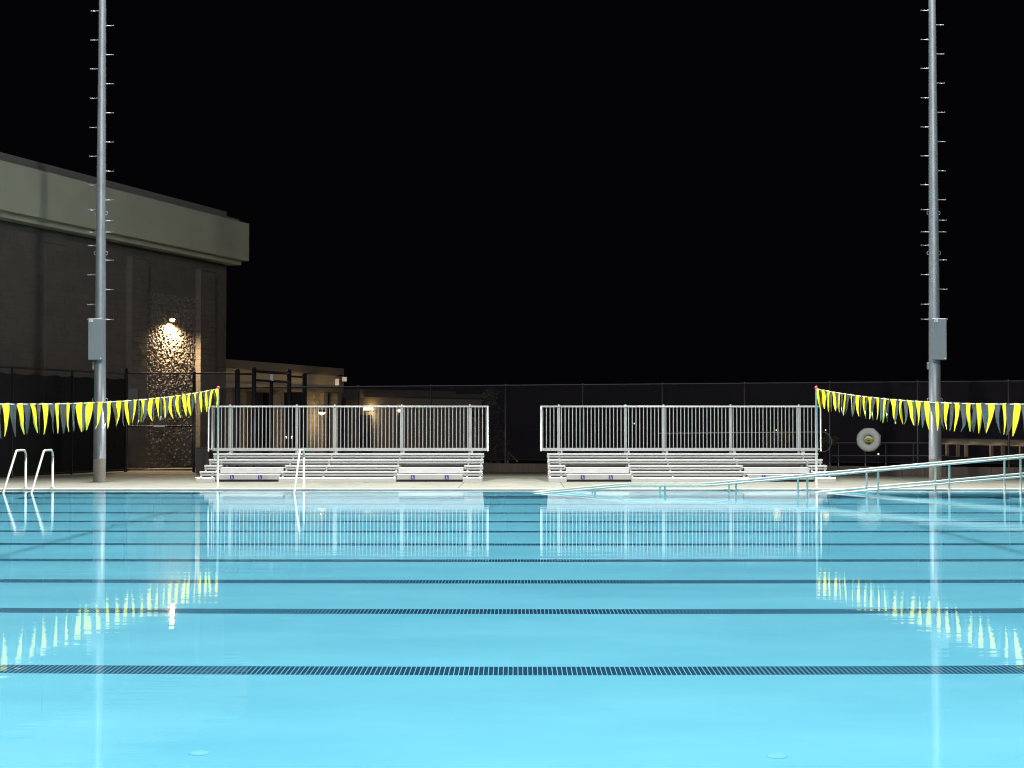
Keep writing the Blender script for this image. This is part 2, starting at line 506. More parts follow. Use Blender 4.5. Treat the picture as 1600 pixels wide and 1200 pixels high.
# ------------------------------------------------------------------ pool stair grab rails
def arc(c, r, a0, a1, n=5):
    return [(0, c[0] + r * math.cos(a0 + (a1 - a0) * i / n), c[1] + r * math.sin(a0 + (a1 - a0) * i / n)) for i in range(n + 1)]
def grab_rail(x, label):
    t = thing('pool_grab_rail', label, 'grab rail', (x, PY1 + .24, DZ))
    top = .88
    p = [(0, 0, -.02), (0, 0, top - .16)]
    p += arc((-.16, top - .16), .16, 0, math.pi / 2)
    p += [(0, -.40, top), (0, -.62, top)]
    p += [(0, -.70, top - .015), (0, -.75, top - .06), (0, -1.62, -.06), (0, -1.9, -.45), (0, -1.92, -1.5)]
    wet.append(MB().tube(p, .0245, 14).build('rail_tube', M['steel'], t))
    MB().lathe([(.026, .03), (.05, .022), (.055, .002), (.0, .002)], 18).build('floor_flange', M['steel'], t)
    return t
grab_rail(-10.66, 'bent stainless grab rail at the left pool corner, beside the tall light pole')
grab_rail(-11.28, 'bent stainless grab rail at the far left edge of the photo')
grab_rail(-4.89, 'single bent stainless grab rail in front of the bleacher nearer the building')

# ------------------------------------------------------------------ light poles
PEG_L = [13, 59, 104.7, 151, 197, 242.5, 288, 327, 362, 383, 429, 475.5, 499]
PEG_R = [36, 82, 128, 174, 220, 266, 311.5, 343.7, 362, 406, 452, 499]
def pole_r(z): return .162 - .00585 * z
def peg_z(y): return CAM_H + (665 - y) / F * POLE_FAR - DZ
def light_pole(x, y, side, label, facing):
    t = thing('light_pole', label, 'light pole', (x, y, DZ), group='tall galvanised floodlight poles around the pool')
    zs = [0.6, 3, 6, 9, 12, 15, HEAD_Z + .3]
    MB().tube([(0, 0, z) for z in zs], [pole_r(z) for z in zs], 28).build('shaft', M['galv'], t)
    MB().lathe([(.158, 0), (.158, .60), (.155, .625), (.12, .63)], 28).build('base_sleeve', M['pole_base'], t)
    pegm = [None, None]
    for s, ys in ((-1, PEG_L), (1, PEG_R)):
        zz = [peg_z(q) for q in ys]
        top = max(zz)
        while top < HEAD_Z - 1.4:
            top += .75
            zz.append(top)
        for z in zz:
            r = pole_r(z)
            o = MB().tube([(s * (r - .01), 0, 0), (s * (r + .05), 0, 0), (s * (r + .055), 0, 0), (s * (r + .185), 0, 0), (s * (r + .187), 0, 0), (s * (r + .2), 0, 0)], [.022, .014, .010, .010, .019, .019], 8).build('step_peg', M['galv'], t)
            o.location = (0, 0, z)
    for yq in (332, 395, 625):
        z = peg_z(yq)
        for s in (-1, 1):
            r = pole_r(z)
            pts = [(s * (r + .012 + .032 * math.cos(a)), 0, z + .045 * math.sin(a)) for a in [2 * math.pi * k / 12 for k in range(12)]]
            MB().tube(pts, .009, 6, closed=True).build('lifting_eye', M['galv'], t)
    # control box in front of the shaft
    z0, z1 = peg_z(563), peg_z(499)
    cx = side * (-.015) * 1.0
    x0, x1 = (-.20, .155) if side < 0 else (-.155, .20)
    f = -.40
    bx = MB().box(x0, x1, f, -.13, z0, z1, bev=.008).build('control_box', M['galv_box'], t)
    MB().box(x0 + .006, x1 - .006, f - .010, f - .001, z0 + .006, z1 - .006, bev=.004).build('box_door', M['galv_box'], bx)
    lx = x0 + .03 if side < 0 else x0 + .05
    st = MB().box(lx, lx + .085, f - .016, f - .0105, z1 - .085, z1 - .03).build('number_sticker', M['white'], bx)
    q = MB()
    for (a, b_, c_, d_) in ((.012, .045, .036, .042), (.037, .045, .024, .042), (.012, .045, .022, .028), (.012, .020, .012, .024), (.012, .045, .010, .016), (.055, .072, .012, .018), (.064, .072, .018, .040)):
        q.box(lx + a, lx + b_, f - .0172, f - .0162, z1 - .085 + c_, z1 - .085 + d_)
    for fc in q.build('sticker_print', M['black'], bx).data.polygons: pass
    MB().box(x1 - .05, x1 - .02, f - .02, f - .0105, z0 + .02, z0 + .05).build('latch', M['white'], bx)
    hz = peg_z(572)
    MB().box(-.19, -.145, -.03, .03, hz - .09, hz + .09, bev=.01).build('conduit_hub', M['galv'], t)
    # head: two cross arms with floodlights aimed at the pool
    for za in (HEAD_Z - .45, HEAD_Z + .1):
        MB().box(-1.3, 1.3, -.05, .05, za - .04, za + .04).build('cross_arm', M['galv'], t)
        for k in range(3):
            hx = -.95 + .95 * k
            Mx = Matrix.Translation((hx, facing * .28, za + .1)) @ Matrix.Rotation(R(facing * -38), 4, 'X')
            h = MB().lathe([(.06, .22), (.16, .18), (.26, 0), (.275, -.16), (.262, -.165), (.25, -.02), (.1, .1), (0, .12)], 20, Mx).build('floodlight', M['galv_box'], t)
            MB().lathe([(0, -.13), (.257, -.13), (.257, -.14), (0, -.14)], 20, Mx).build('lens', M['flood_lens'], h)
    return t
light_pole(-POLE_X, POLE_FAR, -1, 'tall galvanised light pole with grey box standing before the dark block building', -1)
light_pole(POLE_X, POLE_FAR, 1, 'tall galvanised light pole with grey box standing behind the sloping ramp handrails', -1)

# ------------------------------------------------------------------ bleachers
SEAT_Z = [.26 + .145 * r for r in range(4)]
SEAT_Y = [.50 + .61 * r for r in range(4)]
LEN = 7.28
FULL = [(0, LEN)]
CUT = [(0, .45), (2.11, 5.08), (6.79, LEN)]
POSTS = [.33, 2.15, 3.19, 5.02, 6.88]
def plank(x0, x1, y0, d, ztop, lip, name, t, mat='alu'):
    b = MB().box(x0, x1, y0, y0 + d, ztop - .012, ztop)
    b.box(x0, x1, y0 - .004, y0 + .012, ztop - lip, ztop - .0005)
    b.box(x0, x1, y0 + d - .012, y0 + d + .004, ztop - lip, ztop - .0005)
    return b.build(name, M[mat], t)
def bleacher(x, y, label):
    t = thing('bleacher', label, 'bleacher', (x, y, DZ), group='aluminium bleachers facing the pool')
    # lowest plank stands on the deck
    for a, b_ in CUT:
        MB().box(a, b_, 0, .24, .0, .115, bev=.006).build('front_step', M['alu'], t)
    for r in range(4):
        segs = CUT if r < 2 else FULL
        for a, b_ in segs:
            plank(a, b_, SEAT_Y[r], .25, SEAT_Z[r], .042, 'seat_plank', t)
            MB().box(a + .02, b_ - .02, SEAT_Y[r] + .17, SEAT_Y[r] + .182, max(.03, SEAT_Z[r] - .17), SEAT_Z[r] - .03).build('riser_panel', M['alu_shaded'], t)
        segs = CUT if r < 2 else FULL
        if r < 3:
            for a, b_ in segs:
                plank(a, b_, SEAT_Y[r] + .055, .42, SEAT_Z[r] - .062, .05, 'foot_plank', t)
        else:
            plank(0, LEN, SEAT_Y[r] + .055, .42, SEAT_Z[r] - .062, .05, 'foot_plank', t)
    for a, b_ in ((.45, 2.11), (5.08, 6.79)):
        MB().box(a + .01, b_ - .01, .90, .915, .205, .335).box(a + .01, b_ - .01, .90, 1.55, .336, .345).build('closure_panel', M['alu_plain'], t)
        p = MB().box(a + .01, b_ - .01, .30, .315, .062, .178).box(a + .01, b_ - .01, .30, .89, .179, .188).build('closure_panel', M['alu_plain'], t)
        MB().box(a + .01, b_ - .01, .36, .37, .002, .075).build('shade_strip', M['black'], t)  # added black strip, painted shade for the gap under the panel
        OY = .30
        for sx in (a + .42, b_ - .42 if a > 3 else b_ - .52):
            s = MB().box(sx - .05, sx + .05, OY - .009, OY - .002, .07, .17).build('access_sign', M['sign_blue'], p)
            q = MB()
            yy = OY - .0105
            def rect(x0, z0, x1, z1, w):
                d = Vector((x1 - x0, 0, z1 - z0)); n = Vector((-d.z, 0, d.x)).normalized() * w / 2
                a0 = Vector((x0, yy, z0)); a1 = Vector((x1, yy, z1))
                q.add([a0 - n, a1 - n, a1 + n, a0 + n], [(0, 1, 2, 3)])
            cx, cz = sx - .004, .106
            ring = [(cx + .020 * math.cos(k), cz + .020 * math.sin(k)) for k in [R(150 + 20 * i) for i in range(11)]]
            for (u0, w0), (u1, w1) in zip(ring[:-1], ring[1:]): rect(u0, w0, u1, w1, .008)
            rect(cx - .006, .145, cx - .002, .112, .010); rect(cx - .004, .116, cx + .018, .114, .008)
            rect(cx + .018, .116, cx + .026, .090, .008); rect(cx + .024, .090, cx + .034, .092, .007); rect(cx - .004, .134, cx + .014, .132, .006)
            q.add([(cx - .007 + .008 * math.cos(k), yy, .155 + .008 * math.sin(k)) for k in [R(45 * i) for i in range(8)]], [tuple(range(8))])
            q.build('access_symbol', M['white'], s)
    for px in POSTS + [.04, 7.22]:
        b2 = MB()
        w = .022
        def bar(p, q2, h=.03):
            p = Vector(p); q2 = Vector(q2); d = q2 - p; n = Vector((0, -d.z, d.y)).normalized() * h
            vs = []
            for s in (-w, w):
                for e in (p - n, p + n, q2 + n, q2 - n): vs.append((px + s, e.y, e.z))
            b2.add(vs, [(0, 1, 2, 3), (7, 6, 5, 4), (0, 4, 5, 1), (1, 5, 6, 2), (2, 6, 7, 3), (3, 7, 4, 0)])
        lo = 1 if .45 < px < 2.1 or 5.1 < px < 6.78 else 0
        if not lo:
            bar((0, .27, .05), (0, 2.5, SEAT_Z[3] - .16))
        else:
            bar((0, 1.5, .30), (0, 2.5, SEAT_Z[3] - .16))
        bar((0, 2.62, .0), (0, 2.62, .62)); bar((0, 1.6, .0), (0, 1.6, .36)); bar((0, .25, .02), (0, 2.62, .02), .018)
        for r in range(4):
            if lo and r < 2: continue
            bar((0, SEAT_Y[r] + .05, SEAT_Z[r] - .17), (0, SEAT_Y[r] + .05, SEAT_Z[r] - .012), .024)
        b2.build('support_frame', M['alu_plain'], t)
    # guard along the back
    gy, g0, g1, zb, zt = 3.0, -.16, 7.38, .80, 1.96
    MB().tube([(g0, gy, zt), (g1, gy, zt)], .026, 10).build('guard_top_rail', M['guard'], t)
    MB().box(g0 + .02, g1 - .02, gy - .022, gy + .022, zb - .05, zb + .03).build('guard_bottom_rail', M['guard'], t)
    for px in POSTS:
        MB().box(px - .035, px + .035, gy + .028, gy + .075, .45, zt + .02).box(px - .02, px + .02, gy + .0, gy + .06, zt + .021, zt + .06).build('guard_post', M['guard'], t)
        MB().box(px + .05, px + .09, gy - .35, gy + .03, zb - .13, zb - .06).build('guard_bracket', M['alu_plain'], t)
    bal = MB().tube([(0, gy, zb + .03), (0, gy, zt - .02)], .011, 8, cap=False).mesh('baluster', M['guard'])
    n = 74
    for k in range(n):
        o = link('baluster', bal, t); o.location = (g0 + .05 + (g1 - g0 - .1) * k / (n - 1), 0, 0)
    for s, gx_ in ((-1, g0), (1, g1)):
        p = [(gx_, gy, zb - .05), (gx_, gy, zt - .08), (gx_, gy - .08, zt), (gx_, gy - .42, zt), (gx_, gy - .5, zt - .08), (gx_, gy - .5, zb - .05)]
        MB().tube(p, .019, 10).tube([(gx_, gy - .5, zb), (gx_, gy, zb)], .02, 8).build('side_guard', M['guard'], t)
    return t
bleacher(-8.17, POLE_FAR, 'five tier aluminium bleacher with white back railing in front of the building side gate')
bleacher(.81, POLE_FAR, 'five tier aluminium bleacher with white back railing, partly behind the ramp handrails')

# ------------------------------------------------------------------ backstroke flags
def pennant(seed, matn):
    q = random.Random(seed)
    W, H, n, m = .31, .45, 4, 12
    tw = q.choice((.2, .25, .3, .55)) * q.uniform(-1, 1); curl = q.uniform(-.07, .07); bend = q.uniform(-.04, .04); kink = q.uniform(.45, .8); ka = q.choice([0, 0, 1, -1]) * q.uniform(.05, .12)
    fold = q.uniform(.15, .8)
    vs = []
    for j in range(m + 1):
        v = j / m
        w = W * (1 - v) ** 1.05 + .02
        a = tw * v
        off = bend * math.sin(v * 3.1) + (ka * (v - kink) / (1 - kink) if v > kink else 0)
        for i in range(n + 1):
            u = (i / n - .5)
            px = u * w
            py = fold * w * .35 * math.cos(u * math.pi * 2 + seed) * v + curl * v * v
            vs.append((px * math.cos(a) + off, py + px * math.sin(a), -v * H * (1 - .06 * abs(ka) * 6)))
    fs = [(j * (n + 1) + i, j * (n + 1) + i + 1, (j + 1) * (n + 1) + i + 1, (j + 1) * (n + 1) + i) for j in range(m) for i in range(n)]
    b = MB(); b.add(vs, fs, True)
    b.box(-W * .48, W * .48, -.004, .004, -.012, .012)
    return b.mesh('pennant', M[matn])
YEL = [pennant(s, 'yellow') for s in range(12)]
SLA = [pennant(s + 50, 'slate') for s in range(12)]
FX = 6.86
def rope_z(y): return 1.745 + .56 * ((y - 18.2) / 18.3) ** 2
def flag_line(sx, label):
    t = thing('flag_line', label, 'flag line', (sx * FX, PY1 + .2, DZ), group='backstroke flag lines strung across the pool')
    q = random.Random(3 + sx)
    y0 = PY1 + .2
    MB().tube([(0, y - y0, rope_z(y) - DZ) for y in [y0 - .02 - k * (y0 + .4) / 60 for k in range(61)]], .008, 6).build('cord', M['rope'], t)
    y = y0 - .22
    k = 0
    while y > 15.5:
        me = q.choice(YEL if k % 2 == 0 else SLA)
        o = link('pennant', me, t)
        o.location = (0, y - y0, rope_z(y) - DZ)
        sl = math.atan(2 * .56 * (y - 18.2) / 18.3 ** 2)
        o.rotation_euler = (q.uniform(-.05, .05), -sl + q.uniform(-.05, .05), R(90) + q.uniform(-.12, .12))
        s = q.uniform(.92, 1.05)
        o.scale = (q.choice((-1, 1)) * s, s, q.uniform(.93, 1.03))
        y -= .30 + q.uniform(-.015, .015)
        k += 1
    return t
flag_line(-1, 'yellow and slate pennants strung from the pole before the building toward the left edge')
flag_line(1, 'yellow and slate pennants strung from the pole before the ramp toward the right edge')
def flag_pole(sx, label):
    t = thing('flag_pole', label, 'flag pole', (sx * FX, PY1 + .2, DZ), group='slim stanchions holding the flag lines')
    zt = rope_z(PY1 + .2) - DZ
    MB().tube([(0, 0, 0), (0, 0, zt + .02)], .024, 14).build('shaft', M['steel'], t)
    MB().lathe([(.0, zt + .07), (.025, zt + .06), (.036, zt + .03), (.03, zt + .0), (.025, zt - .01)], 14).build('cap', M['red'], t)
    MB().lathe([(.026, .025), (.05, .02), (.055, .002)], 16).build('floor_flange', M['steel'], t)
flag_pole(-1, 'slim red capped stanchion rising before the left end of a bleacher')
flag_pole(1, 'slim red capped stanchion rising behind the sloping ramp handrails')

# ------------------------------------------------------------------ fences
def frame_M(p, q):
    """local x runs from p to q on the ground, local z is up"""
    d = (Vector(q) - Vector(p)); L = d.length
    return Matrix.Translation(p) @ Matrix.Rotation(math.atan2(d.y, d.x), 4, 'Z'), L
def windscreen_fence(name, label, p, q, h, bay, matn, postmat, pr=.03, base=.0, wavy=0.0, ztop_gap=.02):
    Mx, L = frame_M(p, q)
    t = thing(name, label, 'fence', p, Mx.to_euler().z)
    n = max(1, round(L / bay))
    for k in range(n + 1):
        x = L * k / n
        MB().tube([(x, 0, base - .1), (x, 0, h)], pr, 10).lathe([(0, .03), (pr * 1.1, .015), (pr * 1.15, -.01)], 10, Matrix.Translation((x, 0, h))).build('post', M[postmat], t)
    MB().tube([(0, 0, h - .02), (L, 0, h - .02)], pr * .72, 8).build('top_rail', M[postmat], t)
    MB().tube([(0, 0, base + .06), (L, 0, base + .06)], pr * .6, 8).build('bottom_rail', M[postmat], t)
    for k in range(n):
        a, b_ = L * k / n + .01, L * (k + 1) / n - .01
        vs = []; nu, nv = 10, 5
        for j in range(nv + 1):
            for i in range(nu + 1):
                u, v = i / nu, j / nv
                z = base + .05 + (h - ztop_gap - base - .05) * v
                if j == nv: z -= wavy * abs(math.sin(u * math.pi * 3 + k))
                bulge = .035 * math.sin(u * math.pi) * math.sin(v * math.pi) * (1 if k % 2 else .4)
                vs.append((a + (b_ - a) * u, -.035 - bulge, z))
        mb = MB().add(vs, [(j * (nu + 1) + i, j * (nu + 1) + i + 1, (j + 1) * (nu + 1) + i + 1, (j + 1) * (nu + 1) + i) for j in range(nv) for i in range(nu)], True)
        mb.build('windscreen_panel', M[matn], t)
    return t
# left fence parallel to the building, 3 m tall
LF1 = Vector((-12.13, 49.5, DZ)); LF0 = LF1 - Vector((UX, UY, 0)) * 14.4
windscreen_fence('screened_fence', 'tall chain link fence wrapped in opaque black windscreen beside the tall building', LF0, LF1, 3.06, 2.9, 'screen', 'black', .035, 0, .05, .16)

# see-through gate bay between the screened fence and the bleacher
GY = 49.7
gx0, gx1, gx2 = at(195, 700, GY).x, at(303, 700, GY).x, at(371, 700, GY).x
t = thing('chain_link_gate', 'black chain link gate bay without windscreen under the wall lamp', 'gate', (gx0, GY, DZ))
w = gx1 - gx0; w2 = gx2 - gx0
for x, h in ((.04, 3.2), (w, 3.1)):
    MB().tube([(x, 0, 0), (x, 0, h)], .05, 12).lathe([(0, .04), (.055, .0)], 12, Matrix.Translation((x, 0, h))).build('post', M['black'], t)
for z in (.07, 1.42, 3.06):
    MB().tube([(.05, 0, z), (w2 if z > 2 else w, 0, z)], .026, 8).build('rail', M['black'], t)
MB().add([(.05, .01, .07), (w2, .01, .07), (w2, .01, 3.06), (.05, .01, 3.06)], [(0, 1, 2, 3)]).build('chain_link_mesh', M['chain'], t)
MB().box(w * .42, w * .58, -.05, -.02, 1.40, 1.46).build('gate_latch', M['brass'], t)
for (xa, xb, ya, yb, lb) in ((201, 215.5, 607, 624, 'upper small grey notice hanging on the chain link gate'), (205, 216, 638, 648, 'lower small grey notice hanging on the chain link gate')):
    a = at(xa, ya, GY - .06); b_ = at(xb, yb, GY - .06)
    s = thing('gate_notice', lb, 'sign', (a.x, GY - .06, b_.z))
    MB().box(0, b_.x - a.x, -.008, 0, 0, a.z - b_.z, bev=.003).build('notice_plate', M['notice'], s)
    MB().box(.02, .04, -.012, -.0085, a.z - b_.z - .04, a.z - b_.z - .02).box(b_.x - a.x - .04, b_.x - a.x - .02, -.012, -.0085, a.z - b_.z - .04, a.z - b_.z - .02).build('cable_tie', M['black'], s)

# black portal gate frame behind the bleacher
GP = [(371, 579, 49.7, .075), (397, 576, 50.6, .07), (452, 579, 52.0, .07), (476, 585, 53.0, .075)]
P4 = []
for x, y, Y, r in GP:
    p = at(x, y, Y); P4.append((Vector((p.x, Y, DZ)), p.z - DZ, r))
o0 = P4[0][0]
t = thing('portal_gate', 'tall black tubular steel entry gate frame behind the bleacher and below the annex roof', 'gate', o0)
for p, h, r in P4:
    q = p - o0
    MB().tube([(q.x, q.y, 0), (q.x, q.y, h)], r, 14).lathe([(0, .05), (r * .8, .035), (r * 1.08, 0)], 14, Matrix.Translation((q.x, q.y, h))).build('post', M['black'], t)
def hbar(i, j, ya, yb, r, name):
    a = P4[i][0]; b_ = P4[j][0]
    za = at(GP[i][0], ya, GP[i][2]).z; zb = at(GP[j][0], yb, GP[j][2]).z
    MB().tube([(a.x - o0.x, a.y - o0.y, za - DZ), (b_.x - o0.x, b_.y - o0.y, zb - DZ)], r, 8).build(name, M['black'], t)
hbar(1, 2, 580.5, 583.5, .045, 'cross_bar'); hbar(1, 2, 594, 597, .04, 'cross_bar')
hbar(0, 1, 584.5, 584.5, .03, 'cross_bar'); hbar(2, 3, 588, 589.5, .03, 'cross_bar'); hbar(0, 1, 607, 607, .022, 'cross_bar'); hbar(2, 3, 606, 606, .022, 'cross_bar')
mid = (P4[1][0] + P4[2][0]) / 2 - o0
mid.x = at(424, 600, mid.y + o0.y).x - o0.x
MB().tube([(mid.x, mid.y, 0), (mid.x, mid.y, at(424, 594, mid.y + o0.y).z - DZ)], .06, 12).build('center_post', M['black'], t)
MB().box(mid.x - .03, mid.x + .07, mid.y - .06, mid.y - .03, at(424, 595, 51.3).z - DZ, at(424, 585, 51.3).z - DZ).build('closer_plate', M['galv'], t)
for i, j in ((0, 1), (1, 2), (2, 3)):
    a = P4[i][0] - o0; b_ = P4[j][0] - o0; h = 2.1
    MB().add([(a.x, a.y + .02, .06), (b_.x, b_.y + .02, .06), (b_.x, b_.y + .02, h), (a.x, a.y + .02, h)], [(0, 1, 2, 3)]).build('chain_link_mesh', M['chain'], t)

# far fence on a low block wall, turned with the building grid
FZ = .33
fx0, fx1 = -9.85, 21.0
f0 = Vector((fx0, fence_y(fx0), FZ)); f1 = Vector((fx1, fence_y(fx1), FZ))
fl = windscreen_fence('screened_fence', 'long dark see-through windscreen fence standing behind both bleachers', f0, f1, 2.42, 2.44, 'screen_far', 'fence_metal', .026, .02)
Mx, L = frame_M((fx0, fence_y(fx0), DZ), (fx1, fence_y(fx1), DZ))
t = thing('low_wall', 'low brown block wall under the long dark fence behind the bleachers', 'wall', (fx0, fence_y(fx0), DZ), Mx.to_euler().z)
nb = round(L / .61)
blk = MB().box(.004, L / nb - .004, -.15, .15, 0, .265, bev=.008).mesh('wall_block', M['lowwall'])
for k in range(nb):
    o = link('wall_block', blk, t); o.location = (k * L / nb, rnd.uniform(-.004, .004), rnd.uniform(-.003, .002))

# things hung on the far fence
def on_fence(x, y, off=.12):
    Y = 50.0
    for _ in range(20):
        p = at(x, y, Y); Y = fence_y(p.x) - off
    return at(x, y, Y)
ang = math.atan2(-.309, .951)
c = on_fence(1357.5, 687.3, .06)
t = thing('life_ring', 'round white life ring on an octagonal bracket hung on the dark fence', 'life ring', c, ang)
RX = Matrix.Rotation(R(90), 4, 'X')
r8 = .355
MB().tube([(r8 * math.cos(R(22.5 + 45 * k)), .02, r8 * math.sin(R(22.5 + 45 * k))) for k in range(8)], .013, 6, closed=True).build('bracket', M['guard'], t)
MB().lathe([(.135 + .085 * 0 + .105 + .105 * math.cos(a), .06 * math.sin(a)) for a in [2 * math.pi * k / 14 for k in range(14)]], 36, Matrix.Translation((0, -.05, 0)) @ RX, True).build('ring', M['ring'], t)
MB().lathe([(0, 0), (.17, 0), (.17, .02), (0, .02)], 24, Matrix.Translation((0, .03, 0)) @ RX).build('back_plate', M['white'], t)
q = MB()
for k in range(6):
    rr = .105 - .012 * k
    q.tube([(rr * math.cos(a) * 1.05, -.01 - .012 * k, -.03 + rr * .75 * math.sin(a)) for a in [2 * math.pi * i / 18 for i in range(18)]], .012, 6, closed=True)
q.build('rope_coil', M['rope_y'], t)
MB().box(-.035, .035, -.09, -.03, -.115, -.065, bev=.008).build('strap', M['blue'], t)

a = on_fence(1030, 677, .10); b_ = on_fence(1285, 675, .10)
Mx, L = frame_M(a, b_)
t = thing('life_hook', 'long thin white rescue pole with looped hook hung on the dark fence', 'rescue hook', a, Mx.to_euler().z)
dz = b_.z - a.z
MB().tube([(0, 0, 0), (L, 0, dz)], .012, 8).build('pole', M['guard'], t)
rr = .29
MB().tube([(L + rr * .9 * math.cos(an), 0, dz - rr + rr * math.sin(an)) for an in [R(90 - 12 * k) for k in range(21)]], .009, 8).build('hook', M['galv_box'], t)

# handrail of the steps that go down behind the fence
t = thing('stair_handrail', 'dim grey stair handrail sloping down behind the dark fence between the bleachers', 'handrail', (at(775, 697, 53).x, 53, -.3))
pts = [at(774, 708, 53), at(774, 697, 53), at(784, 697, 53), at(809, 721, 53)]
o0 = Vector(t.location)
MB().tube([p - o0 for p in pts], .02, 8).build('rail_tube', M['alu_plain'], t)
p = at(794, 706, 53) - o0
MB().tube([(p.x, p.y, -.1), p], .018, 8).build('post', M['alu_plain'], t)

# dark cabinet behind the left end of the bleacher
c = at(318, 735, 47.5)
t = thing('utility_cabinet', 'dark brown utility cabinet standing behind the end of the bleacher', 'cabinet', (c.x, 47.5, DZ))
MB().box(-.19, .19, -.2, .2, .03, .77, bev=.01).build('cabinet_body', M['cabinet'], t)
MB().box(-.205, .205, -.215, .215, .771, .80, bev=.006).build('cabinet_lid', M['cabinet'], t)
MB().box(-.17, .17, -.21, -.202, .06, .74).build('cabinet_door', M['cabinet'], t)

# ------------------------------------------------------------------ tall block building
BC = Vector((-10.97, 60.3, 0))
BROT = math.atan2(-UY, -UX)        # local x runs from the corner toward the camera side, local y points out toward the pool
b = thing('block_building', 'tall dark block building with pale olive fascia and one lit wall lamp', 'building', BC, BROT)
BL = 24.0
def bpos(s, e, z): return b.matrix_basis @ Vector((s, e, z))
# local y: rotate so that +y is outward
def blocal(): return Matrix.Identity(4)
test = Matrix.Rotation(BROT, 3, 'Z') @ Vector((0, 1, 0))
OUT = 1.0 if test.x > 0 else -1.0
def ybox(mb, s0, s1, e0, e1, z0, z1, bev=0):
    y0, y1 = sorted((OUT * e0, OUT * e1))
    return mb.box(s0, s1, y0, y1, z0, z1, bev=bev)
ybox(MB(), 0.02, BL, -14, -.10, -.1, 9.0).build('wall_core', M['mortar'], b)
PIL = [(1.3, 2.35), (6.0, 7.0), (10.65, 11.65), (15.3, 16.3), (20.0, 21.0)]
LIT = (2.35, 6.0)
# split face block pieces around the lamp
def split_block(wd, ht, seed):
    nu, nv = max(3, int(wd / .024)), 9
    vs = []
    for j in range(nv + 1):
        for i in range(nu + 1):
            u, v = i / nu, j / nv
            edge = min(u, 1 - u, v, 1 - v)
            p = Vector((u * wd * 9 + seed * 13.1, v * ht * 9, seed * 3.7))
            d = noise.fractal(p * 1.05, 1.0, 2.0, 4) * .045 + noise.noise(p * 2.6) * .022
            d = (d + .030) * (1 if edge > .02 else .8)
            vs.append((.003 + u * (wd - .006), OUT * (-.03 + max(-.012, d)), .003 + v * (ht - .006)))
    n1 = nu + 1
    fs = [(j * n1 + i, j * n1 + i + 1, (j + 1) * n1 + i + 1, (j + 1) * n1 + i) for j in range(nv) for i in range(nu)]
    k = len(vs)
    rim = [i for i in range(n1)] + [j * n1 + nu for j in range(1, nv + 1)] + [nv * n1 + i for i in range(nu - 1, -1, -1)] + [j * n1 for j in range(nv - 1, 0, -1)]
    for r_ in rim: vs.append((vs[r_][0], OUT * -.12, vs[r_][2]))
    for i in range(len(rim)):
        j = (i + 1) % len(rim)
        fs.append((rim[i], k + i, k + j, rim[j]))
    return MB().add(vs, fs).mesh('split_block', M['cmu'])
FULLB = [split_block(.406, .203, s) for s in range(10)]
HALFB = [split_block(.203, .203, s + 30) for s in range(4)]
rows = 0; z = .02; cnt = 0
while cnt < 285:
    s = LIT[0] + (.203 if rows % 2 else 0) + .0
    if rows % 2:
        o = link('split_block', rnd.choice(HALFB), b); o.location = (LIT[0], 0, z); cnt += 1
    while s + .406 <= LIT[1] + .01:
        o = link('split_block', rnd.choice(FULLB), b); o.location = (s, OUT * rnd.uniform(-.006, .006), z); cnt += 1
        s += .406
    if s + .203 <= LIT[1] + .03:
        o = link('split_block', rnd.choice(HALFB), b); o.location = (s, 0, z); cnt += 1
    z += .203; rows += 1
LIT_TOP = z
mb = MB()
row = 0; z = .02
while z < 7.5:
    s = .02 - (.203 if row % 2 else 0)
    while s < BL:
        s0, s1 = max(.02, s) + .002, min(BL, s + .406) - .002
        inpil = False
        if s1 - s0 > .03 and not (LIT[0] - .05 < (s0 + s1) / 2 < LIT[1] + .03 and z < LIT_TOP - .05):
            e = rnd.uniform(-.004, .006)
            x0, x1, z0, z1 = s0, s1, z + .002, min(7.55, z + .201)
            y0 = OUT * e; y1 = OUT * -.11
            mb.add([(x0, y0, z0), (x1, y0, z0), (x1, y0, z1), (x0, y0, z1), (x0, y1, z0), (x1, y1, z0), (x1, y1, z1), (x0, y1, z1)], [(0, 1, 2, 3), (0, 4, 5, 1), (1, 5, 6, 2), (2, 6, 7, 3), (3, 7, 4, 0)])
        s += .406
    z += .203; row += 1
tag(mb.build('block_courses', M['cmu_flat'], b), kind='stuff')
# pilasters, smooth blocks in courses
for s0, s1 in PIL:
    mb = MB()
    z = .02; row = 0
    while z < 7.1:
        m_ = s0 + (s1 - s0) * (.4 if row % 2 else .6)
        for a, b2 in ((s0, m_), (m_, s1)):
            ybox(mb, a + .003, b2 - .003, .0 - .09, (.22 if s0 < 7 else .03) + rnd.uniform(-.004, .004), z + .003, z + .2)
        z += .203; row += 1
    pl = mb.build('pilaster', M['cmu_flat'], b)
    ybox(MB(), s0 - .03, s1 + .03, -.09, .26 if s0 < 7 else .05, z, z + .06, .01).build('pilaster_cap', M['cmu_flat'], pl)
ybox(MB(), -.40, BL, -14.2, .40, 7.56, 7.73).build('soffit_trim', M['stucco'], b)
ybox(MB(), -.64, BL, -14.4, .60, 7.732, 9.16).build('fascia', M['stucco'], b)
ybox(MB(), -.34, BL, -14.1, .34, 9.162, 9.30).build('parapet', M['parapet'], b)
ybox(MB(), .0, BL, -13.8, .0, 9.302, 9.56).build('parapet', M['parapet'], b)
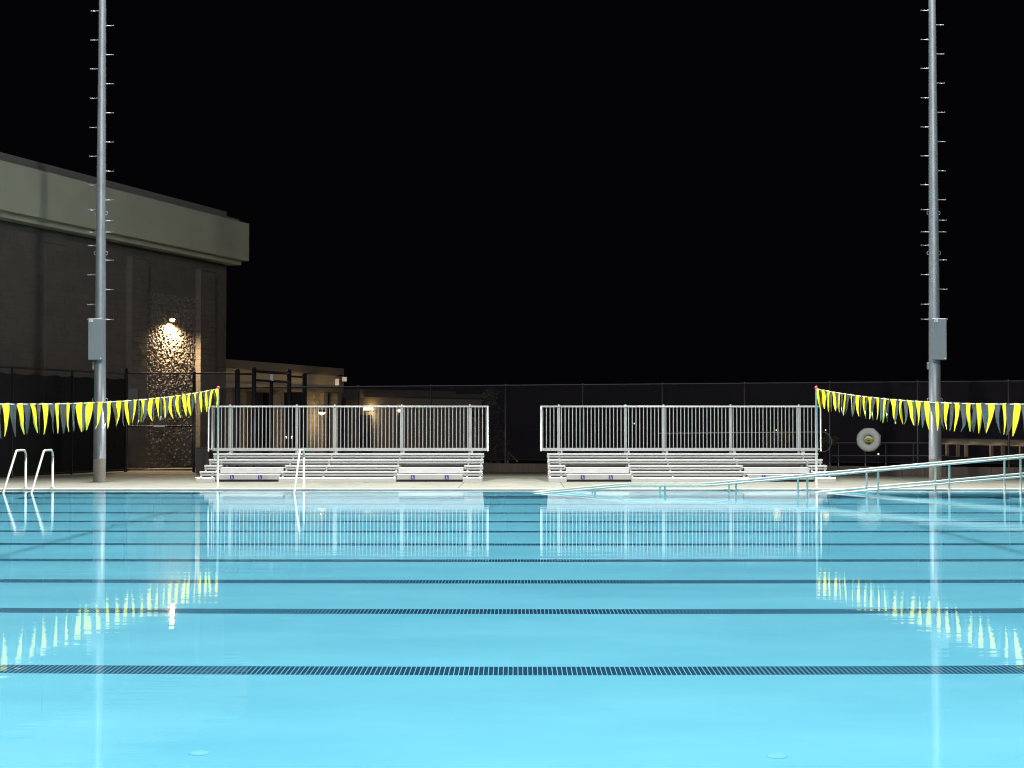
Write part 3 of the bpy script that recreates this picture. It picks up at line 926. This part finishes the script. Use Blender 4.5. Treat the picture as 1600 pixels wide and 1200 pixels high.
# wall lamp
lp = thing('wall_lamp', 'small glowing wall lamp high on the tall block building', 'wall lamp', bpos(4.22, OUT * .02, 5.22), BROT)
ybox(MB(), -.10, .10, -.02, .07, -.08, .12, .01).build('back_box', M['lamp_body'], lp)
hood = MB()
hood.add([(-.13, OUT * .05, .12), (.13, OUT * .05, .12), (.13, OUT * .24, .05), (-.13, OUT * .24, .05), (-.13, OUT * .05, .02), (.13, OUT * .05, .02), (.13, OUT * .24, .0), (-.13, OUT * .24, .0)],
         [(0, 1, 2, 3), (2, 6, 7, 3), (0, 3, 7, 4), (1, 5, 6, 2)])
hood.build('hood', M['lamp_body'], lp)
MB().lathe([(0, -.08), (.05, -.06), (.062, 0), (.05, .04), (0, .05)], 14, Matrix.Translation((0, OUT * .15, -.01))).build('bulb', M['warm'], lp)
d = bpy.data.lights.new('wall_lamp_glow', 'SPOT'); d.energy = 2600; d.color = (1, .72, .40); d.shadow_soft_size = .05; d.spot_size = R(165); d.spot_blend = .6
o = bpy.data.objects.new('wall_lamp_glow', d); col.objects.link(o); o.location = bpos(4.22, OUT * .22, 5.12)
dirv = (b.matrix_basis.to_3x3() @ Vector((0, OUT * .10, -1)))
o.rotation_euler = dirv.to_track_quat('-Z', 'Y').to_euler()

# ------------------------------------------------------------------ annex with covered walkway
AO = Vector((-11.25, 61.4, 0))
AROT = math.atan2(UY, UX)            # local x runs away from the camera
a_ = thing('annex_building', 'low tan annex with brown roof edge and covered walkway behind the bleacher', 'building', AO, AROT)
tv = Matrix.Rotation(AROT, 3, 'Z') @ Vector((0, 1, 0))
AOUT = 1.0 if tv.x > 0 else -1.0
def abox(mb, s0, s1, e0, e1, z0, z1, bev=0):
    y0, y1 = sorted((AOUT * e0, AOUT * e1))
    return mb.box(s0, s1, y0, y1, z0, z1, bev=bev)
AL = 10.9
abox(MB(), -.0, AL, -8, .12, 3.74, 4.03).build('roof_band', M['brownroof'], a_)
abox(MB(), .02, AL + .25, -8, 0, 3.12, 3.738).build('beam', M['tan'], a_)
abox(MB(), .01, AL + .1, -8.02, .05, 2.95, 3.118).build('beam_trim', M['tan'], a_)
abox(MB(), .0, AL + .2, -4.4, -4.0, -.2, 2.948).build('back_wall', M['tan'], a_)
def apx(px, e=0.0):
    """distance along the annex at which pixel column px meets it"""
    lo, hi = -2, 40
    for _ in range(50):
        m_ = (lo + hi) / 2
        p = a_.matrix_basis @ Vector((m_, AOUT * e, 0))
        if 808 + F * p.x / p.y < px: lo = m_
        else: hi = m_
    return lo
for px in (381, 441, 495.5, 509.5, 531):
    s = apx(px)
    mb = MB()
    z = -.2; row = 0
    while z < 2.9:
        h = min(.2, 2.93 - z)
        j = rnd.uniform(-.008, .008)
        abox(mb, s - .21 + j, s + .21 + j, -.43 + j, -.02 + j, z + .004, z + h - .004)
        z += .2; row += 1
    mb.build('pier', M['concrete_pale'], a_)
for k, s in enumerate((5.0, 6.0)):
    dr = abox(MB(), s, s + .94, -3.99, -3.93, -.1, 2.1, .01).build('door', M['door'], a_)
    MB().lathe([(0, .06), (.03, .05), (.035, .02), (.02, 0)], 10, Matrix.Translation((s + (.82 if k == 0 else .12), AOUT * -3.93, 1.0)) @ Matrix.Rotation(R(-90 * AOUT), 4, 'X')).build('handle', M['brass'], dr)
def warm_light(loc, power, r=.12, name='walkway_glow', c=(1, .70, .33)):
    d = bpy.data.lights.new(name, 'POINT'); d.energy = power; d.color = c; d.shadow_soft_size = r
    o = bpy.data.objects.new(name, d); col.objects.link(o); o.location = loc
def ceiling_lamp(px, e, label, power, z=2.75):
    s = apx(px, e)
    w_ = a_.matrix_basis @ Vector((s, AOUT * e, z))
    t = thing('walkway_lamp', label, 'lamp', w_)
    MB().lathe([(0, .2), (.16, .2), (.17, .12), (.15, .1)], 18).build('lamp_rim', M['lamp_body'], t)
    MB().lathe([(.15, .1), (.12, .03), (.06, .0), (0, -.01)], 18).build('lamp_dome', M['warm_far'], t)
    warm_light(w_ - Vector((0, 0, .15)), power)
ceiling_lamp(452, 1.2, 'added low warm lamp put before the annex to light its beam', 120, .95)  # lamp and its glow added low down to warm the tan beam
ceiling_lamp(503, .55, 'warm lamp lighting the pale block piers of the annex', 150, 1.95)
# two square fixtures on the annex end
for px, py, wd, hg, lb in ((527, 597, .17, .30, 'tall pale box fixture under the roof edge of the annex'), (538.5, 592.5, .2, .2, 'square pale box fixture at the end corner of the annex')):
    p = at(px, py, 71.2)
    t = thing('box_fixture', lb, 'fixture', (p.x, p.y, p.z - hg / 2), AROT - R(70))
    MB().box(-wd / 2, wd / 2, -.12, .12, 0, hg, bev=.012).build('housing', M['white'], t)
    MB().box(-.03, .03, .12, .30, hg * .4, hg * .6).build('mount_arm', M['lamp_body'], t)

# rear wing with a dome lamp, seen through the far fence
W0 = at(540, 640, 79); W1 = at(640, 640, 76)
Mx, L = frame_M((W0.x, 79, 0), (W1.x, 76.0, 0))
t = thing('rear_wing', 'dim tan rear wing with dark roof seen through the far fence', 'building', (W0.x, 79, 0), Mx.to_euler().z)
MB().box(0, L - .9, 0, 6, -.3, 2.85).build('wall', M['tan'], t)
MB().box(-.2, L * .35, -.5, 6.2, 2.851, 3.25).build('roof', M['brownroof'], t)
MB().box(L * .35 + .01, L - .7, -.25, 6.2, 2.851, 3.05).build('roof', M['brownroof'], t)
MB().box(L * .2, L * .2 + 1.0, -.04, -.002, -.2, 2.0).build('door', M['door'], t)
p = at(575, 641, 77.6)
t = thing('dome_lamp', 'glowing yellow dome lamp on the rear wing seen between the railing bars', 'lamp', (p.x, p.y, p.z))
MB().lathe([(0, .2), (.12, .19), (.22, .11), (.26, .0)], 20).build('dome', M['warm_far'], t)
MB().lathe([(.27, .0), (.27, -.05), (.24, -.05)], 20).build('rim', M['lamp_body'], t)
warm_light((p.x, p.y - .05, p.z - .25), 14)
p = at(624, 642, 76.5)
t = thing('bracket_lamp', 'tiny bright lamp right of the yellow dome lamp behind the railing', 'lamp', (p.x, p.y, p.z))
MB().lathe([(0, .09), (.06, .06), (.08, 0), (.05, -.05), (0, -.07)], 14).build('globe', M['warm_far'], t)
MB().tube([(0, 0, -.06), (0, 0, -2.3)], .03, 8).build('stem', M['lamp_body'], t)

# ------------------------------------------------------------------ planting behind the far fence
def leaves(n, boxes, size, seed):
    q = random.Random(seed); mb = MB()
    for _ in range(n):
        (cx, cy, cz, rx, ry, rz) = q.choice(boxes)
        v = Vector((q.gauss(0, 1), q.gauss(0, 1), q.gauss(0, 1))).normalized() * q.random() ** .4
        c = Vector((cx + v.x * rx, cy + v.y * ry, cz + v.z * rz))
        a = Vector((q.uniform(-1, 1), q.uniform(-1, 1), q.uniform(-1, .3))).normalized()
        w_ = a.cross(Vector((q.uniform(-1, 1), q.uniform(-1, 1), 1))).normalized()
        s = size * q.uniform(.6, 1.3)
        mb.add([c - w_ * s * .3, c + a * s * .5 - w_ * s * .32, c + a * s, c + a * s * .5 + w_ * s * .32], [(0, 1, 2, 3)])
    return mb
T0 = Vector((at(766, 700, 52.3).x, 52.3, -.3))
t = thing('young_tree', 'slender dark young tree behind the fence beside the bleacher end', 'tree', T0)
tr = MB().tube([(0, 0, 0), (.04, .02, 1.0), (.0, .03, 2.0), (.05, 0, 2.9)], [.045, .035, .025, .008], 8)
for k in range(9):
    z = .5 + .26 * k; an = k * 2.4
    tr.tube([(0.02, .02, z), (math.cos(an) * .3, math.sin(an) * .3, z + .28), (math.cos(an) * .45, math.sin(an) * .4, z + .35)], [.014, .009, .004], 5)
tr.build('trunk', M['bark'], t)
blobs = [(-.05, 0, .45, .5, .4, .4), (.15, 0, 1.0, .5, .4, .4), (.2, 0, 1.5, .42, .4, .35), (-.1, 0, 1.9, .48, .4, .3), (.05, 0, 2.3, .3, .3, .3), (0, 0, 2.75, .25, .25, .3), (-.45, 0, 2.2, .2, .2, .15), (.4, 0, 1.25, .2, .2, .15)]
leaves(1500, blobs, .11, 5).build('crown', M['leaf'], t)
def shrub(x, y, Y, s, label, seed, zb):
    p = at(x, y, Y)
    t = thing('shrub', label, 'shrub', (p.x, Y, zb))
    h = p.z - zb
    st = MB()
    for k in range(6):
        an = k * 1.05
        st.tube([(0, 0, 0), (math.cos(an) * .15 * s, math.sin(an) * .15 * s, h * .5), (math.cos(an) * .35 * s, math.sin(an) * .3 * s, h)], [.025, .016, .006], 5)
    st.build('stem', M['bark'], t)
    leaves(500, [(0, 0, h, .5 * s, .4 * s, .3 * s), (.3 * s, 0, h + .05, .3 * s, .3 * s, .25 * s), (-.35 * s, 0, h - .05, .3 * s, .3 * s, .25 * s)], .10, seed).build('foliage', M['leaf_y'], t)
shrub(1216, 684, 50.5, .8, 'yellow lit shrub seen through the railing bars behind the fence', 3, -.35)
shrub(1292, 689, 49.8, .55, 'yellow lit shrub seen through the loop of the rescue hook', 9, -.35)
for (x, y, Y, lb, pw) in ((1213, 672, 49.9, 'tiny bright garden lamp above the yellow shrub behind the railing', 2.5), (1290, 672, 48.9, 'tiny garden lamp above the shrub beside the rescue hook loop', 1.5)):
    p = at(x, y, Y)
    t = thing('garden_lamp', lb, 'lamp', (p.x, Y, p.z))
    MB().lathe([(0, .02), (.02, .01), (.016, -.015), (0, -.02)], 10).build('globe', M['warm_tiny'], t)
    MB().tube([(0, 0, -.02), (0, 0, -1.4)], .012, 6).build('stake', M['lamp_body'], t)
    warm_light((p.x, Y - .05, p.z - .10), pw, .12, 'garden_glow', (1, .8, .35))

# low rail fence on the slope behind the dark fence
p0 = at(1300, 712, 60); p1 = at(1475, 712, 60)
t = thing('rail_fence', 'dim grey rail fence behind the life ring beyond the dark fence', 'fence', (p0.x, 60, -1.2))
za = at(1300, 692, 60).z + 1.2; zb = p0.z + 1.2
for z in (za, zb):
    MB().tube([(0, 0, z), (p1.x - p0.x, 0, z)], .02, 6).build('rail', M['alu_plain'], t)
for px in (1310, 1352, 1384, 1427, 1470):
    x = at(px, 700, 60).x - p0.x
    MB().tube([(x, 0, 0), (x, 0, za)], .02, 6).build('post', M['alu_plain'], t)

# lit arcade far down the slope to the right
PYV = 150.0
pa = at(1470, 693, PYV); pb = at(1640, 701, PYV - 20)
Mx, L = frame_M((pa.x, pa.y, 0), (pb.x, pb.y, 0))
t = thing('distant_arcade', 'distant dark arcade with lit piers seen through the fence at the right', 'building', (pa.x, pa.y, -3.7), Mx.to_euler().z)
zt = pa.z + 3.7
MB().box(0, L, -.15, .15, zt - .06, zt + .05).build('beam', M['tan'], t)
MB().box(-.6, L + .6, -.6, 6, zt + .052, zt + .5).build('roof', M['door'], t)
MB().box(0, L, 5, 5.4, 0, zt - .2).build('back_wall', M['door'], t)
for px in (1481.5, 1500, 1514, 1555, 1573, 1600, 1625):
    lx = (px - 1470) / 170 * L
    MB().box(lx - .13, lx + .13, -.13, .13, 0, zt - .062).build('pier', M['concrete_pale'], t)
MB().box(-2, L + 2, -5.2, -4.8, 0, zt - .93).build('planter_wall', M['door'], t)
for fx_ in (.08, .3, .52, .75):
    q = Mx @ Vector((L * fx_, -1.6, 0))
    warm_light((q.x, q.y, pa.z - .2), 110, .2, 'arcade_glow', (1, .82, .55))
    q2 = Mx @ Vector((L * fx_, -1.0, 0))
for (x, y, Y, lb) in ((1372.5, 709.5, 90, 'tiny distant lamp low beside the life ring behind the fence'), (991, 661.8, 130, 'tiny distant lamp seen high between the railing bars of the bleacher')):
    p = at(x, y, Y)
    t = thing('distant_lamp', lb, 'lamp', p)
    MB().lathe([(0, .05), (.045, .03), (.045, -.03), (0, -.05)], 10).build('globe', M['warm_tiny'], t)
    MB().tube([(0, 0, -.05), (0, 0, -2.6)], .03, 6).build('post', M['lamp_body'], t)

for o in wet:
    o.cycles.is_caustics_receiver = True
